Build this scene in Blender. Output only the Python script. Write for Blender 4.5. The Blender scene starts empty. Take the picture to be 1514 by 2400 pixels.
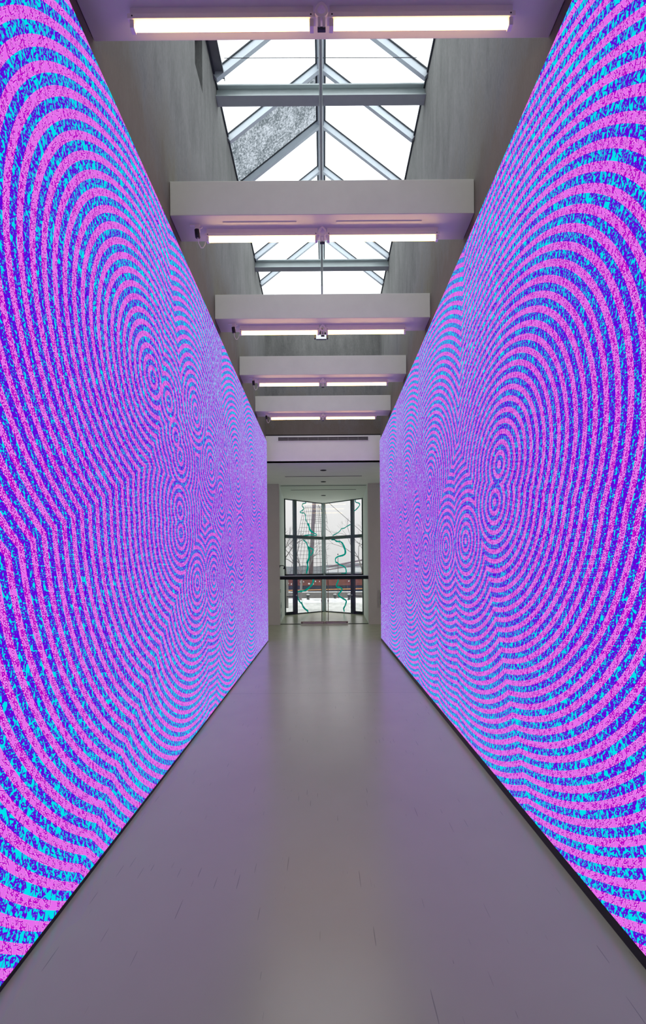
import bpy, bmesh, math, random
from mathutils import Vector, Matrix

random.seed(7)
PI = math.pi
scene = bpy.context.scene
C = scene.collection

# ------------------------------------------------------------------ camera
F_PX = 1200.0                       # focal length in pixels of the 1514x2400 frame
PPX, PPY = 758.5, 1333.0            # principal point
ROLL = 0.0079
CAM = Vector((-0.018, 0.0, 2.5))
cam_d = bpy.data.cameras.new('camera')
cam_d.sensor_fit = 'VERTICAL'
cam_d.sensor_height = 36.0
cam_d.sensor_width = 36.0
cam_d.lens = 36.0 * F_PX / 2400.0
cam_d.shift_y = (PPY - 1200.0) / 2400.0
cam_d.shift_x = -(PPX - 757.0) / 2400.0
cam_d.clip_start = 0.05
cam_d.clip_end = 1000
cam = bpy.data.objects.new('camera', cam_d)
cam.location = CAM
cam.rotation_euler = (PI / 2, ROLL, 0)
C.objects.link(cam)
scene.camera = cam

# ------------------------------------------------------------------ sky (overcast)
SKY_Z = 6.0                          # zenith radiance of the overcast sky
world = bpy.data.worlds.new('overcast_sky')
scene.world = world
world.use_nodes = True
wn = world.node_tree
wn.nodes.clear()
w_out = wn.nodes.new('ShaderNodeOutputWorld')
w_bg = wn.nodes.new('ShaderNodeBackground')
w_tc = wn.nodes.new('ShaderNodeTexCoord')
w_sep = wn.nodes.new('ShaderNodeSeparateXYZ')
w_max = wn.nodes.new('ShaderNodeMath'); w_max.operation = 'MAXIMUM'; w_max.inputs[1].default_value = 0.0
w_mul = wn.nodes.new('ShaderNodeMath'); w_mul.operation = 'MULTIPLY_ADD'
w_mul.inputs[1].default_value = SKY_Z * 0.66
w_mul.inputs[2].default_value = SKY_Z * 0.34
w_bg.inputs['Color'].default_value = (0.985, 0.99, 1.0, 1)
wn.links.new(w_tc.outputs['Generated'], w_sep.inputs[0])
wn.links.new(w_sep.outputs['Z'], w_max.inputs[0])
wn.links.new(w_max.outputs[0], w_mul.inputs[0])
wn.links.new(w_mul.outputs[0], w_bg.inputs['Strength'])
wn.links.new(w_bg.outputs[0], w_out.inputs['Surface'])

# ------------------------------------------------------------------ exposure
vs = scene.view_settings
scene.display_settings.display_device = 'sRGB'
vs.view_transform = 'Standard'
vs.look = 'None'
vs.exposure = 0.0
vs.gamma = 1.0
vs.use_curve_mapping = False
scene.cycles.max_bounces = 10
scene.cycles.diffuse_bounces = 5
scene.cycles.glossy_bounces = 4
scene.cycles.transparent_max_bounces = 24
scene.cycles.sample_clamp_indirect = 6.0

# ------------------------------------------------------------------ helpers
def lin(r, g, b):
    def f(c):
        c = c / 255.0
        return c / 12.92 if c <= 0.04045 else ((c + 0.055) / 1.055) ** 2.4
    return (f(r), f(g), f(b))

def obj(name, me, mat=None, parent=None, loc=None):
    if isinstance(me, bmesh.types.BMesh):
        m = bpy.data.meshes.new(name)
        me.to_mesh(m); me.free(); me = m
    o = bpy.data.objects.new(name, me)
    C.objects.link(o)
    if mat is not None and len(me.materials) == 0:
        me.materials.append(mat)
    if parent is not None:
        o.parent = parent
    if loc is not None:
        o.location = loc
    return o

def thing(name, label, cat, loc=(0, 0, 0), group=None):
    o = bpy.data.objects.new(name, None)
    o.empty_display_size = 0.1
    C.objects.link(o)
    o.location = loc
    o['label'] = label
    o['category'] = cat
    if group: o['group'] = group
    return o

def tag(o, label, cat, group=None, kind=None):
    o['label'] = label
    o['category'] = cat
    if group: o['group'] = group
    if kind: o['kind'] = kind
    return o

def struct(o, label=None):
    o['kind'] = 'structure'
    if label: o['label'] = label
    return o

def sroot(name, label=None, loc=(0, 0, 0)):
    o = bpy.data.objects.new(name, None)
    o.empty_display_size = 0.1
    o.location = loc
    C.objects.link(o)
    return struct(o, label)

def copy_tree(o, parent=None):
    c = o.copy(); C.objects.link(c)
    if parent is not None: c.parent = parent
    for ch in o.children:
        copy_tree(ch, c)
    return c

def bx(bm, x0, x1, y0, y1, z0, z1, M=None, bevel=0.0):
    r = bmesh.ops.create_cube(bm, size=1.0)
    v = r['verts']
    S = Matrix.Diagonal((abs(x1 - x0), abs(y1 - y0), abs(z1 - z0), 1))
    T = Matrix.Translation(((x0 + x1) / 2, (y0 + y1) / 2, (z0 + z1) / 2))
    bmesh.ops.transform(bm, matrix=(T @ S), verts=v)
    if bevel > 0:
        es = list({e for vv in v for e in vv.link_edges})
        rb = bmesh.ops.bevel(bm, geom=es, offset=bevel, segments=2, affect='EDGES', profile=0.5)
        v = rb['verts']
    if M is not None:
        bmesh.ops.transform(bm, matrix=M, verts=list({*v}))
    return v

def box(name, x0, x1, y0, y1, z0, z1, mat, parent=None, bevel=0.0, M=None):
    bm = bmesh.new()
    bx(bm, x0, x1, y0, y1, z0, z1, M, bevel)
    return obj(name, bm, mat, parent)

def tube(bm, a, b, r0, r1=None, seg=8, caps=True):
    a = Vector(a); b = Vector(b)
    if r1 is None: r1 = r0
    d = b - a
    L = d.length
    if L < 1e-6: return
    r = bmesh.ops.create_cone(bm, cap_ends=caps, cap_tris=False, segments=seg, radius1=r0, radius2=r1, depth=L)
    q = d.to_track_quat('Z', 'Y').to_matrix().to_4x4()
    bmesh.ops.transform(bm, matrix=Matrix.Translation((a + b) / 2) @ q, verts=r['verts'])

def smooth(o):
    for p in o.data.polygons: p.use_smooth = True
    return o

def sweep(name, pts, r, mat, parent=None, seg=6):
    cu = bpy.data.curves.new(name, 'CURVE')
    cu.dimensions = '3D'; cu.bevel_depth = r; cu.bevel_resolution = 2; cu.use_fill_caps = True
    sp = cu.splines.new('POLY'); sp.points.add(len(pts) - 1)
    for p, q in zip(sp.points, pts): p.co = (*q, 1)
    tmp = bpy.data.objects.new('tmp', cu); C.objects.link(tmp)
    dg = bpy.context.evaluated_depsgraph_get()
    me = bpy.data.meshes.new_from_object(tmp.evaluated_get(dg))
    bpy.data.objects.remove(tmp); bpy.data.curves.remove(cu)
    me.name = name
    me.materials.clear()
    return obj(name, me, mat, parent)

def prism(bm, poly, z0, z1):
    """extrude a polygon of (x,y) points from z0 to z1"""
    lo = [bm.verts.new((x, y, z0)) for x, y in poly]
    hi = [bm.verts.new((x, y, z1)) for x, y in poly]
    n = len(poly)
    bm.faces.new(list(reversed(lo))); bm.faces.new(hi)
    for i in range(n):
        bm.faces.new((lo[i], lo[(i + 1) % n], hi[(i + 1) % n], hi[i]))

def ray(px, py):
    """direction of the camera ray through a pixel of the 1514x2400 frame"""
    dx, dy = px - PPX, py - PPY
    x0 = dx - ROLL * dy
    y0 = dy + ROLL * dx
    return Vector((x0, F_PX, -y0))

def at_depth(px, py, Y):
    d = ray(px, py)
    return CAM + d * (Y / d.y)

# ------------------------------------------------------------------ node helpers
class E:
    """tiny expression builder over shader Math nodes"""
    nt = None
    def __init__(s, sock): s.s = sock
    @staticmethod
    def put(sock, v):
        if isinstance(v, E): E.nt.links.new(v.s, sock)
        else: sock.default_value = float(v)
    @staticmethod
    def op(name, a, b=None, c=None):
        n = E.nt.nodes.new('ShaderNodeMath'); n.operation = name
        E.put(n.inputs[0], a)
        if b is not None: E.put(n.inputs[1], b)
        if c is not None: E.put(n.inputs[2], c)
        return E(n.outputs[0])
    def __add__(s, o): return E.op('ADD', s, o)
    __radd__ = __add__
    def __sub__(s, o): return E.op('SUBTRACT', s, o)
    def __rsub__(s, o): return E.op('SUBTRACT', o, s)
    def __mul__(s, o): return E.op('MULTIPLY', s, o)
    __rmul__ = __mul__
    def __truediv__(s, o): return E.op('DIVIDE', s, o)
    def abs(s): return E.op('ABSOLUTE', s)
    def floor(s): return E.op('FLOOR', s)
    def fract(s): return E.op('FRACT', s)
    def sqrt(s): return E.op('SQRT', s)
    def sin(s): return E.op('SINE', s)
    def cos(s): return E.op('COSINE', s)
    def lt(s, o): return E.op('LESS_THAN', s, o)
    def gt(s, o): return E.op('GREATER_THAN', s, o)
    def min(s, o): return E.op('MINIMUM', s, o)
    def max(s, o): return E.op('MAXIMUM', s, o)

def hyp(a, b):
    return E.op('MULTIPLY_ADD', a, a, b * b).sqrt()

def new_mat(name):
    m = bpy.data.materials.new(name)
    m.use_nodes = True
    nt = m.node_tree
    nt.nodes.clear()
    out = nt.nodes.new('ShaderNodeOutputMaterial')
    return m, nt, out

def N(nt, typ, **kw):
    n = nt.nodes.new(typ)
    for k, v in kw.items(): setattr(n, k, v)
    return n

def principled(name, col, rough=0.6, metal=0.0, noise=None, bump=0.0, scale=(8, 8, 8), var=0.12, spec=0.5,
               detail=6.0, emis=None, estr=0.0):
    """principled surface; colour varied by a noise of the given stretch"""
    m, nt, out = new_mat(name)
    b = N(nt, 'ShaderNodeBsdfPrincipled')
    b.inputs['Roughness'].default_value = rough
    b.inputs['Metallic'].default_value = metal
    b.inputs['Specular IOR Level'].default_value = spec
    nt.links.new(b.outputs[0], out.inputs['Surface'])
    tc = N(nt, 'ShaderNodeTexCoord')
    mp = N(nt, 'ShaderNodeMapping'); mp.inputs['Scale'].default_value = scale
    nz = N(nt, 'ShaderNodeTexNoise'); nz.inputs['Scale'].default_value = 1.0
    nz.inputs['Detail'].default_value = detail; nz.inputs['Roughness'].default_value = 0.62
    nt.links.new(tc.outputs['Object'], mp.inputs[0]); nt.links.new(mp.outputs[0], nz.inputs['Vector'])
    rp = N(nt, 'ShaderNodeValToRGB')
    lo = tuple(max(0.0, c * (1 - var)) for c in col); hi = tuple(min(1.0, c * (1 + var)) for c in col)
    rp.color_ramp.elements[0].position = 0.3; rp.color_ramp.elements[1].position = 0.7
    rp.color_ramp.elements[0].color = (*lo, 1); rp.color_ramp.elements[1].color = (*hi, 1)
    nt.links.new(nz.outputs['Fac'], rp.inputs[0]); nt.links.new(rp.outputs[0], b.inputs['Base Color'])
    if bump > 0:
        bp = N(nt, 'ShaderNodeBump'); bp.inputs['Strength'].default_value = bump
        bp.inputs['Distance'].default_value = 0.02
        nt.links.new(nz.outputs['Fac'], bp.inputs['Height']); nt.links.new(bp.outputs[0], b.inputs['Normal'])
    if emis:
        b.inputs['Emission Color'].default_value = (*emis, 1)
        b.inputs['Emission Strength'].default_value = estr
    return m

def emissive(name, col, strength):
    m, nt, out = new_mat(name)
    e = N(nt, 'ShaderNodeEmission')
    e.inputs['Color'].default_value = (*col, 1); e.inputs['Strength'].default_value = strength
    nt.links.new(e.outputs[0], out.inputs['Surface'])
    return m

def glass(name, tint, refl=0.012):
    m, nt, out = new_mat(name)
    t = N(nt, 'ShaderNodeBsdfTransparent'); t.inputs['Color'].default_value = (*tint, 1)
    g = N(nt, 'ShaderNodeBsdfGlossy'); g.inputs['Roughness'].default_value = 0.02
    g.inputs['Color'].default_value = (0.95, 1.0, 0.98, 1)
    lw = N(nt, 'ShaderNodeLayerWeight')                 # Schlick reflectance, same on both sides of the sheet
    E.nt = nt
    fr = E.op('POWER', E(lw.outputs['Facing']), 5.0) * 0.97 + refl
    mx = N(nt, 'ShaderNodeMixShader')
    nt.links.new(fr.s, mx.inputs[0])
    nt.links.new(t.outputs[0], mx.inputs[1]); nt.links.new(g.outputs[0], mx.inputs[2])
    nt.links.new(mx.outputs[0], out.inputs['Surface'])
    return m

# ------------------------------------------------------------------ the screen picture
KD = 1.3                                  # the picture's bands are wider than tall by this factor
PITCH = 0.110
def screen_material(name, centres, phase, seed):
    m, nt, out = new_mat(name)
    E.nt = nt
    tc = N(nt, 'ShaderNodeTexCoord')
    sp = N(nt, 'ShaderNodeSeparateXYZ')
    nt.links.new(tc.outputs['Object'], sp.inputs[0])
    Y = E(sp.outputs['Y']); Z = E(sp.outputs['Z'])
    U = Y * (1 / KD)
    # distance to the nearest centre (union of discs, cusps between them)
    Fd = None
    for (cy, cz) in centres:
        d = hyp(U - cy / KD, Z - cz)
        Fd = d if Fd is None else Fd.min(d)
    band = (Fd / PITCH + phase).fract().lt(0.48)      # 1 on the pink bands
    # scribbled letters
    def glyphs(cell, ou, ov, tilt, sd):
        gu = U / cell + ou; gv = Z / (cell * 1.12) + ov + (U * 1.7 + sd).sin() * 2.0 + (U * 4.1).sin() * 0.8
        ru = gu + gv * tilt
        iu = ru.floor(); iv = gv.floor()
        wv = N(nt, 'ShaderNodeCombineXYZ')
        E.put(wv.inputs[0], iu); E.put(wv.inputs[1], iv); wv.inputs[2].default_value = sd
        w1 = N(nt, 'ShaderNodeTexWhiteNoise', noise_dimensions='3D')
        nt.links.new(wv.outputs[0], w1.inputs['Vector'])
        sc = N(nt, 'ShaderNodeSeparateColor'); nt.links.new(w1.outputs['Color'], sc.inputs[0])
        r1, r2, r3 = E(sc.outputs[0]), E(sc.outputs[1]), E(sc.outputs[2])
        r4 = E(w1.outputs['Value'])
        x = ru.fract() - 0.5 + (r1 - 0.5) * 0.25
        y = gv.fract() - 0.5 + (r3 - 0.5) * 0.2
        x = x + y * (r2 - 0.5) * 0.9                       # slant
        # stem
        d = hyp(x + 0.22, (y.abs() - 0.36).max(0.0)) + r1.gt(0.62) * 9.0
        # upper bowl
        d = d.min((hyp(x * 1.15, y - 0.19) - 0.18).abs() + r2.lt(0.38) * 9.0)
        # lower bowl
        d = d.min((hyp(x * 1.05 - 0.02, y + 0.2) - 0.2).abs() + r3.lt(0.52) * 9.0)
        # V / A strokes
        d = d.min(((x.abs() - (y * (r1 * 4.0 - 2.0).max(-0.6).min(0.6) + 0.2)).abs() * 0.86 + (y.abs() - 0.4).max(0.0)) + r4.lt(0.66) * 9.0)
        # leg
        d = d.min((x * 0.7 + y * 0.7 + 0.06).abs() + y.gt(0.06) * 9.0 + r4.gt(0.42) * 9.0)
        d = d + (r1 * 7.3 + r4 * 3.1).fract().lt(0.10) * 9.0      # blank cells
        return d
    g = glyphs(0.052, 0.0, 0.0, 0.35, seed + 0.5).min(glyphs(0.047, 0.37, 0.53, -0.3, seed + 7.5))
    # small loops crowd the middle heights of the wall
    lu = U / 0.030 + Z * 6.0; lv = Z / 0.034 + (U * 2.1).sin() * 3.0 + (U * 5.3).sin() * 1.2
    lw_ = N(nt, 'ShaderNodeCombineXYZ')
    E.put(lw_.inputs[0], lu.floor()); E.put(lw_.inputs[1], lv.floor()); lw_.inputs[2].default_value = seed + 3.5
    wn_ = N(nt, 'ShaderNodeTexWhiteNoise', noise_dimensions='3D'); nt.links.new(lw_.outputs[0], wn_.inputs['Vector'])
    sc_ = N(nt, 'ShaderNodeSeparateColor'); nt.links.new(wn_.outputs['Color'], sc_.inputs[0])
    q1, q2, q3 = E(sc_.outputs[0]), E(sc_.outputs[1]), E(sc_.outputs[2])
    crowd = (1.0 - ((Z - 3.3) * (1 / 2.9)).abs()).max(0.0) * 1.3
    loop = (hyp((lu.fract() - 0.5 + (q2 - 0.5) * 0.3) * (q1 * 0.5 + 0.75), (lv.fract() - 0.5) * 0.9) - 0.26).abs() * 0.60 + crowd.lt(q3) * 9.0
    g = g.min(loop)
    core = g.lt(0.054)
    halo = g.lt(0.088)
    def rgb(c):
        n = N(nt, 'ShaderNodeRGB'); n.outputs[0].default_value = (*c, 1); return n.outputs[0]
    def mix(f, a, b):
        n = N(nt, 'ShaderNodeMix', data_type='RGBA')
        nt.links.new(f.s, n.inputs[0]); nt.links.new(a, n.inputs[6]); nt.links.new(b, n.inputs[7])
        return n.outputs[2]
    pink = mix(core, mix(halo, rgb(lin(232, 108, 238)), rgb(lin(255, 190, 252))), rgb(lin(188, 0, 200)))
    blue = mix(core, mix(halo, rgb(lin(0, 226, 238)), rgb(lin(34, 36, 200))), rgb(lin(104, 0, 224)))
    col = mix(band, blue, pink)
    em = N(nt, 'ShaderNodeEmission')
    nt.links.new(col, em.inputs['Color'])
    em.inputs['Strength'].default_value = 1.0
    nt.links.new(em.outputs[0], out.inputs['Surface'])
    m.cycles.emission_sampling = 'NONE'
    return m

LEFT_C = [(5.85, 4.70), (6.45, 4.62), (6.75, 4.25), (7.82, 4.92), (6.95, 4.04), (6.92, 3.30), (6.95, 3.0), (7.83, 2.30),
          (9.74, 3.82), (8.86, 4.28), (10.6, 3.14), (9.02, 2.36), (11.6, 4.70), (13.9, 1.94), (10.8, 1.92), (12.05, 2.96), (14.2, 5.0), (15.6, 3.2)]
RIGHT_C = [(5.72, 3.65), (5.88, 3.25), (7.09, 2.87), (8.23, 2.85), (9.88, 2.78), (9.62, 3.55), (9.45, 4.05), (10.8, 3.16),
           (13.1, 3.3), (12.2, 4.3), (14.8, 2.7), (15.2, 4.3), (11.9, 2.7)]

# ------------------------------------------------------------------ materials
M_white = principled('white_painted_board', (0.63, 0.65, 0.565), 0.6, scale=(3, 3, 3), var=0.03, bump=0.03)
M_lampwhite = principled('white_enamel', (0.78, 0.74, 0.68), 0.4, scale=(6, 6, 6), var=0.03)
M_black = principled('matt_black', (0.006, 0.006, 0.008), 0.5, scale=(9, 9, 9), var=0.2)
M_void = principled('dark_void', (0.004, 0.004, 0.004), 0.9, scale=(9, 9, 9), var=0.2)
M_steel = principled('painted_steel', (0.44, 0.50, 0.50), 0.45, scale=(4, 4, 4), var=0.04)
M_alu = principled('pale_aluminium', (0.58, 0.65, 0.70), 0.4, scale=(4, 4, 4), var=0.04)
M_gasket = principled('dark_gasket', (0.03, 0.04, 0.05), 0.6, scale=(4, 4, 4), var=0.1)
M_mull = principled('dark_green_grey_metal', (0.075, 0.11, 0.105), 0.65, scale=(5, 5, 5), var=0.08, spec=0.2)
M_mulldark = principled('black_metal', (0.012, 0.018, 0.022), 0.6, scale=(5, 5, 5), var=0.1, spec=0.2)
M_bronze = principled('brushed_bronze', (0.32, 0.25, 0.19), 0.35, metal=0.8, scale=(2, 2, 60), var=0.15)
M_plaster = principled('white_plaster', (0.68, 0.70, 0.62), 0.75, scale=(2, 2, 2), var=0.03, bump=0.02)
M_pier = principled('beige_plaster', (0.56, 0.53, 0.47), 0.75, scale=(2, 2, 2), var=0.03, bump=0.02)
M_jamb = principled('cool_white_plaster', (0.80, 0.85, 0.80), 0.7, scale=(2, 2, 2), var=0.03)
M_glass = glass('clear_glass', (0.91, 0.945, 0.93))
M_addedglass = glass('added_side_glass', (0.55, 0.55, 0.53))
M_bayglass = glass('tinted_bay_glass', (0.655, 0.63, 0.635))
M_sky_glass = glass('skylight_glass', (0.86, 0.88, 0.89))
M_tube = emissive('lit_fluorescent_tube', (1.0, 0.62, 0.20), 12.0)
def vinyl(name, col):
    m, nt, out = new_mat(name)
    d = N(nt, 'ShaderNodeBsdfDiffuse'); d.inputs['Color'].default_value = (*col, 1)
    t = N(nt, 'ShaderNodeBsdfTranslucent'); t.inputs['Color'].default_value = (*col, 1)
    tc = N(nt, 'ShaderNodeTexCoord'); nz = N(nt, 'ShaderNodeTexNoise'); nz.inputs['Scale'].default_value = 3.0
    nt.links.new(tc.outputs['Object'], nz.inputs['Vector'])
    mx = N(nt, 'ShaderNodeMixShader'); nt.links.new(nz.outputs['Fac'], mx.inputs[0])
    nt.links.new(d.outputs[0], mx.inputs[1]); nt.links.new(t.outputs[0], mx.inputs[2])
    nt.links.new(mx.outputs[0], out.inputs['Surface'])
    return m
M_teal = vinyl('teal_vinyl', (0.0, 0.68, 0.60))

def concrete_wall(name):
    m, nt, out = new_mat(name)
    b = N(nt, 'ShaderNodeBsdfPrincipled'); b.inputs['Roughness'].default_value = 0.85
    b.inputs['Specular IOR Level'].default_value = 0.25
    nt.links.new(b.outputs[0], out.inputs['Surface'])
    tc = N(nt, 'ShaderNodeTexCoord')
    def noise(scale, detail, rot=0.0):
        mp = N(nt, 'ShaderNodeMapping'); mp.inputs['Scale'].default_value = scale
        mp.inputs['Rotation'].default_value = (rot, 0, 0)
        nz = N(nt, 'ShaderNodeTexNoise'); nz.inputs['Scale'].default_value = 1.0; nz.inputs['Detail'].default_value = detail
        nz.inputs['Roughness'].default_value = 0.65
        nt.links.new(tc.outputs['Object'], mp.inputs[0]); nt.links.new(mp.outputs[0], nz.inputs['Vector'])
        return nz.outputs['Fac']
    a = noise((6, 5.0, 1.3), 8, 0.35)         # streaks
    f = noise((60, 60, 14), 4, 0.25)          # fine grain
    g = noise((0.8, 0.8, 0.5), 4)             # patches
    E.nt = nt
    v = E(a) * 0.34 + E(f) * 0.30 + E(g) * 0.36
    rp = N(nt, 'ShaderNodeValToRGB')
    rp.color_ramp.elements[0].position = 0.36; rp.color_ramp.elements[1].position = 0.64
    rp.color_ramp.elements[0].color = (0.125, 0.128, 0.122, 1); rp.color_ramp.elements[1].color = (0.265, 0.27, 0.255, 1)
    nt.links.new(v.s, rp.inputs[0])
    # brown tint over the lower wall, fading upward with a noisy edge
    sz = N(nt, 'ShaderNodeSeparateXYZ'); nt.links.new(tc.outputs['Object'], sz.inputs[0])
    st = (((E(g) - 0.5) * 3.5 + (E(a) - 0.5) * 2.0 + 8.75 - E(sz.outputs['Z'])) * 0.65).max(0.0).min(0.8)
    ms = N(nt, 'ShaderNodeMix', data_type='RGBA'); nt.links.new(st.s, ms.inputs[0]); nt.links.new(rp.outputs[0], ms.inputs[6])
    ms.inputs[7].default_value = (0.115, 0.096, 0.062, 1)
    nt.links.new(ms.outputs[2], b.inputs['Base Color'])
    bp = N(nt, 'ShaderNodeBump'); bp.inputs['Strength'].default_value = 0.35; bp.inputs['Distance'].default_value = 0.02
    nt.links.new(v.s, bp.inputs['Height']); nt.links.new(bp.outputs[0], b.inputs['Normal'])
    return m
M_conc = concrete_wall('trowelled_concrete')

def floor_material():
    m, nt, out = new_mat('polished_concrete_floor')
    b = N(nt, 'ShaderNodeBsdfPrincipled')
    nt.links.new(b.outputs[0], out.inputs['Surface'])
    tc = N(nt, 'ShaderNodeTexCoord')
    sp = N(nt, 'ShaderNodeSeparateXYZ'); nt.links.new(tc.outputs['Object'], sp.inputs[0])
    E.nt = nt
    X = E(sp.outputs['X']); Y = E(sp.outputs['Y'])
    def noise(scale, detail=4, rot=0.0, loc=(0, 0, 0)):
        mp = N(nt, 'ShaderNodeMapping'); mp.inputs['Scale'].default_value = scale
        mp.inputs['Rotation'].default_value = (0, 0, rot); mp.inputs['Location'].default_value = loc
        nz = N(nt, 'ShaderNodeTexNoise'); nz.inputs['Scale'].default_value = 1.0; nz.inputs['Detail'].default_value = detail
        nt.links.new(tc.outputs['Object'], mp.inputs[0]); nt.links.new(mp.outputs[0], nz.inputs['Vector'])
        return E(nz.outputs['Fac'])
    big = noise((0.5, 0.35, 1), 5)
    mid = noise((3.0, 2.2, 1), 6, loc=(3, 1, 0))
    v = big * 0.8 + mid * 0.2
    rp = N(nt, 'ShaderNodeValToRGB')
    rp.color_ramp.elements[0].position = 0.30; rp.color_ramp.elements[1].position = 0.70
    rp.color_ramp.elements[0].color = (*FLOOR_LO, 1); rp.color_ramp.elements[1].color = (*FLOOR_HI, 1)
    nt.links.new(v.s, rp.inputs[0])
    # scratches: short thin dark lines in a few directions
    scr = None
    for rot, lx in ((0.35, 0), (-0.62, 5), (1.25, 9), (2.1, 13)):
        n1 = noise((95, 2.6, 1), 0, rot, (lx, lx * 2, 0))
        n2 = noise((1.3, 1.3, 1), 2, 0, (lx * 3, 2, 0))
        s = n1.gt(0.835) * n2.gt(0.53)
        scr = s if scr is None else scr.max(s)
    specks = noise((130, 130, 1), 1, 0, (4, 4, 0)).gt(0.86)
    joint = (Y - 10.3).abs().lt(0.012) * 0.55
    dark = scr.max(joint)
    mx = N(nt, 'ShaderNodeMix', data_type='RGBA')
    nt.links.new((dark * 0.42).s, mx.inputs[0]); nt.links.new(rp.outputs[0], mx.inputs[6])
    mx.inputs[7].default_value = (0.03, 0.03, 0.03, 1)
    # pale worn strip along the foot of the left screen
    edge = noise((0.1, 2.3, 1), 3, 0, (0, 7, 0)) * 0.30 - 1.99
    worn = X.lt(edge) * Y.lt(9.0)
    mx2 = N(nt, 'ShaderNodeMix', data_type='RGBA')
    nt.links.new((worn * 0.55).s, mx2.inputs[0]); nt.links.new(mx.outputs[2], mx2.inputs[6])
    mx2.inputs[7].default_value = (0.30, 0.31, 0.24, 1)
    mx3 = N(nt, 'ShaderNodeMix', data_type='RGBA')
    nt.links.new((specks * 0.3).s, mx3.inputs[0]); nt.links.new(mx2.outputs[2], mx3.inputs[6])
    mx3.inputs[7].default_value = (0.45, 0.45, 0.43, 1)
    nt.links.new(mx3.outputs[2], b.inputs['Base Color'])
    rr = mid * 0.08 + 0.20
    nt.links.new(rr.s, b.inputs['Roughness'])
    b.inputs['Specular IOR Level'].default_value = 0.55
    bp = N(nt, 'ShaderNodeBump'); bp.inputs['Strength'].default_value = 0.004; bp.inputs['Distance'].default_value = 0.01
    nt.links.new(mid.s, bp.inputs['Height']); nt.links.new(bp.outputs[0], b.inputs['Normal'])
    return m
FLOOR_LO = (0.295, 0.320, 0.205)
FLOOR_HI = (0.335, 0.355, 0.235)
M_floor = floor_material()

# ================================================================== SETTING
XW = 2.03                 # half distance between the tall walls
XS = 1.95                 # screen faces
ZB0, ZB1 = 7.216, 7.673   # underside / top of white beams
ZE = 11.85                # eaves of the skylight
ZR = 13.45                # ridge
ZC = 6.31                 # lobby ceiling
YE = 18.10                # end wall over the bulkhead
Y0 = -3.0
GLY = 29.85               # corner of the glass bay
GLS = 2.15                # half width of the bay

# floor
bm = bmesh.new()
prism(bm, [(-6.0, Y0), (6.0, Y0), (6.0, 23.3), (GLS, 23.3), (GLS, GLY - GLS), (0, GLY), (-GLS, GLY - GLS), (-GLS, 23.3), (-6.0, 23.3)], -0.12, 0.0)
floor = struct(obj('floor', bm, M_floor), 'grey polished concrete floor with scratches')

# tall side walls
bm = bmesh.new()
NY0, NY1, NZ0, NZ1 = 8.26, 8.78, 10.67, 11.6     # niche in the left wall
bx(bm, -XW - 0.35, -XW, Y0, YE + 0.2, 0, NZ0)
bx(bm, -XW - 0.35, -XW, Y0, NY0, NZ0, ZE)
bx(bm, -XW - 0.35, -XW, NY1, YE + 0.2, NZ0, ZE)
bx(bm, -XW - 0.35, -XW, NY0, NY1, NZ1, ZE)
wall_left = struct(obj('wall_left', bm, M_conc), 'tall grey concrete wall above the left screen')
box('niche_back', -XW - 0.36, -XW - 0.30, NY0, NY1, NZ0, NZ1, principled('slate_panel', (0.06, 0.07, 0.085), 0.5), wall_left)
bm = bmesh.new(); bx(bm, XW, XW + 0.35, Y0, YE + 0.2, 0, ZE)
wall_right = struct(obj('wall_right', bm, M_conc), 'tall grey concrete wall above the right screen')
bm = bmesh.new(); bx(bm, -XW - 0.35, XW + 0.35, Y0 - 0.3, Y0, 0, ZE)
struct(obj('wall_behind', bm, M_plaster), 'wall closing the hall behind the viewpoint')
# end wall above the bulkhead
bm = bmesh.new(); bx(bm, -XW - 0.01, XW + 0.01, YE, YE + 0.2, ZB0 + 0.03, ZE)
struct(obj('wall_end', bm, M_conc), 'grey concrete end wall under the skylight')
# bulkhead
bm = bmesh.new(); bx(bm, -6.0, 6.0, YE - 0.04, YE + 0.3, ZC, 7.20)
wall_bulk = struct(obj('wall_bulkhead', bm, M_plaster), 'white bulkhead above the lobby opening')
box('shadow_gap', -XW, XW, YE - 0.01, YE + 0.25, 7.20, ZB0 + 0.03, M_void, wall_bulk)
# lobby
bm = bmesh.new()
prism(bm, [(-6.0, YE + 0.0), (6.0, YE + 0.0), (6.0, 23.3), (GLS + 0.1, 23.3), (GLS + 0.1, GLY - GLS + 0.02), (0, GLY + 0.15), (-GLS - 0.1, GLY - GLS + 0.02), (-GLS - 0.1, 23.3), (-6.0, 23.3)], ZC, ZC + 0.3)
# keep the ceiling underside in the lobby only
ceiling = struct(obj('ceiling', bm, principled('white_ceiling', (0.80, 0.83, 0.76), 0.8, scale=(2, 2, 2), var=0.02)), 'flat white lobby ceiling')
for nm, s in (('wall_lobby_left', -1), ('wall_lobby_right', 1)):
    bm = bmesh.new()
    for (a, b_, c, d) in ((YE, 18.9, 0, ZC), (22.5, 23.3, 0, ZC), (18.9, 22.5, 0, 0.3), (18.9, 22.5, 5.6, ZC)):
        bx(bm, s * 6.0, s * 6.3, a, b_, c, d)
    bx(bm, s * (XW + 0.35), s * 6.3, YE, YE + 0.2, 0, ZC)
    o = struct(obj(nm, bm, M_plaster))
    w = sroot('window_%d' % (3 if s < 0 else 4), 'added side window to light the lobby, %s side' % ('left' if s < 0 else 'right'))  # unseen windows, added to let daylight into the lobby
    for k in range(3):
        box('pane', s * 6.12, s * 6.13, 18.9 + 1.2 * k + 0.03, 18.9 + 1.2 * (k + 1) - 0.03, 0.3, 5.6, M_addedglass, w)
    for k in range(4):
        box('mullion', s * 6.08, s * 6.18, 18.9 + 1.2 * k - 0.03, 18.9 + 1.2 * k + 0.03, 0.3, 5.6, M_mull, w)
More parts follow.
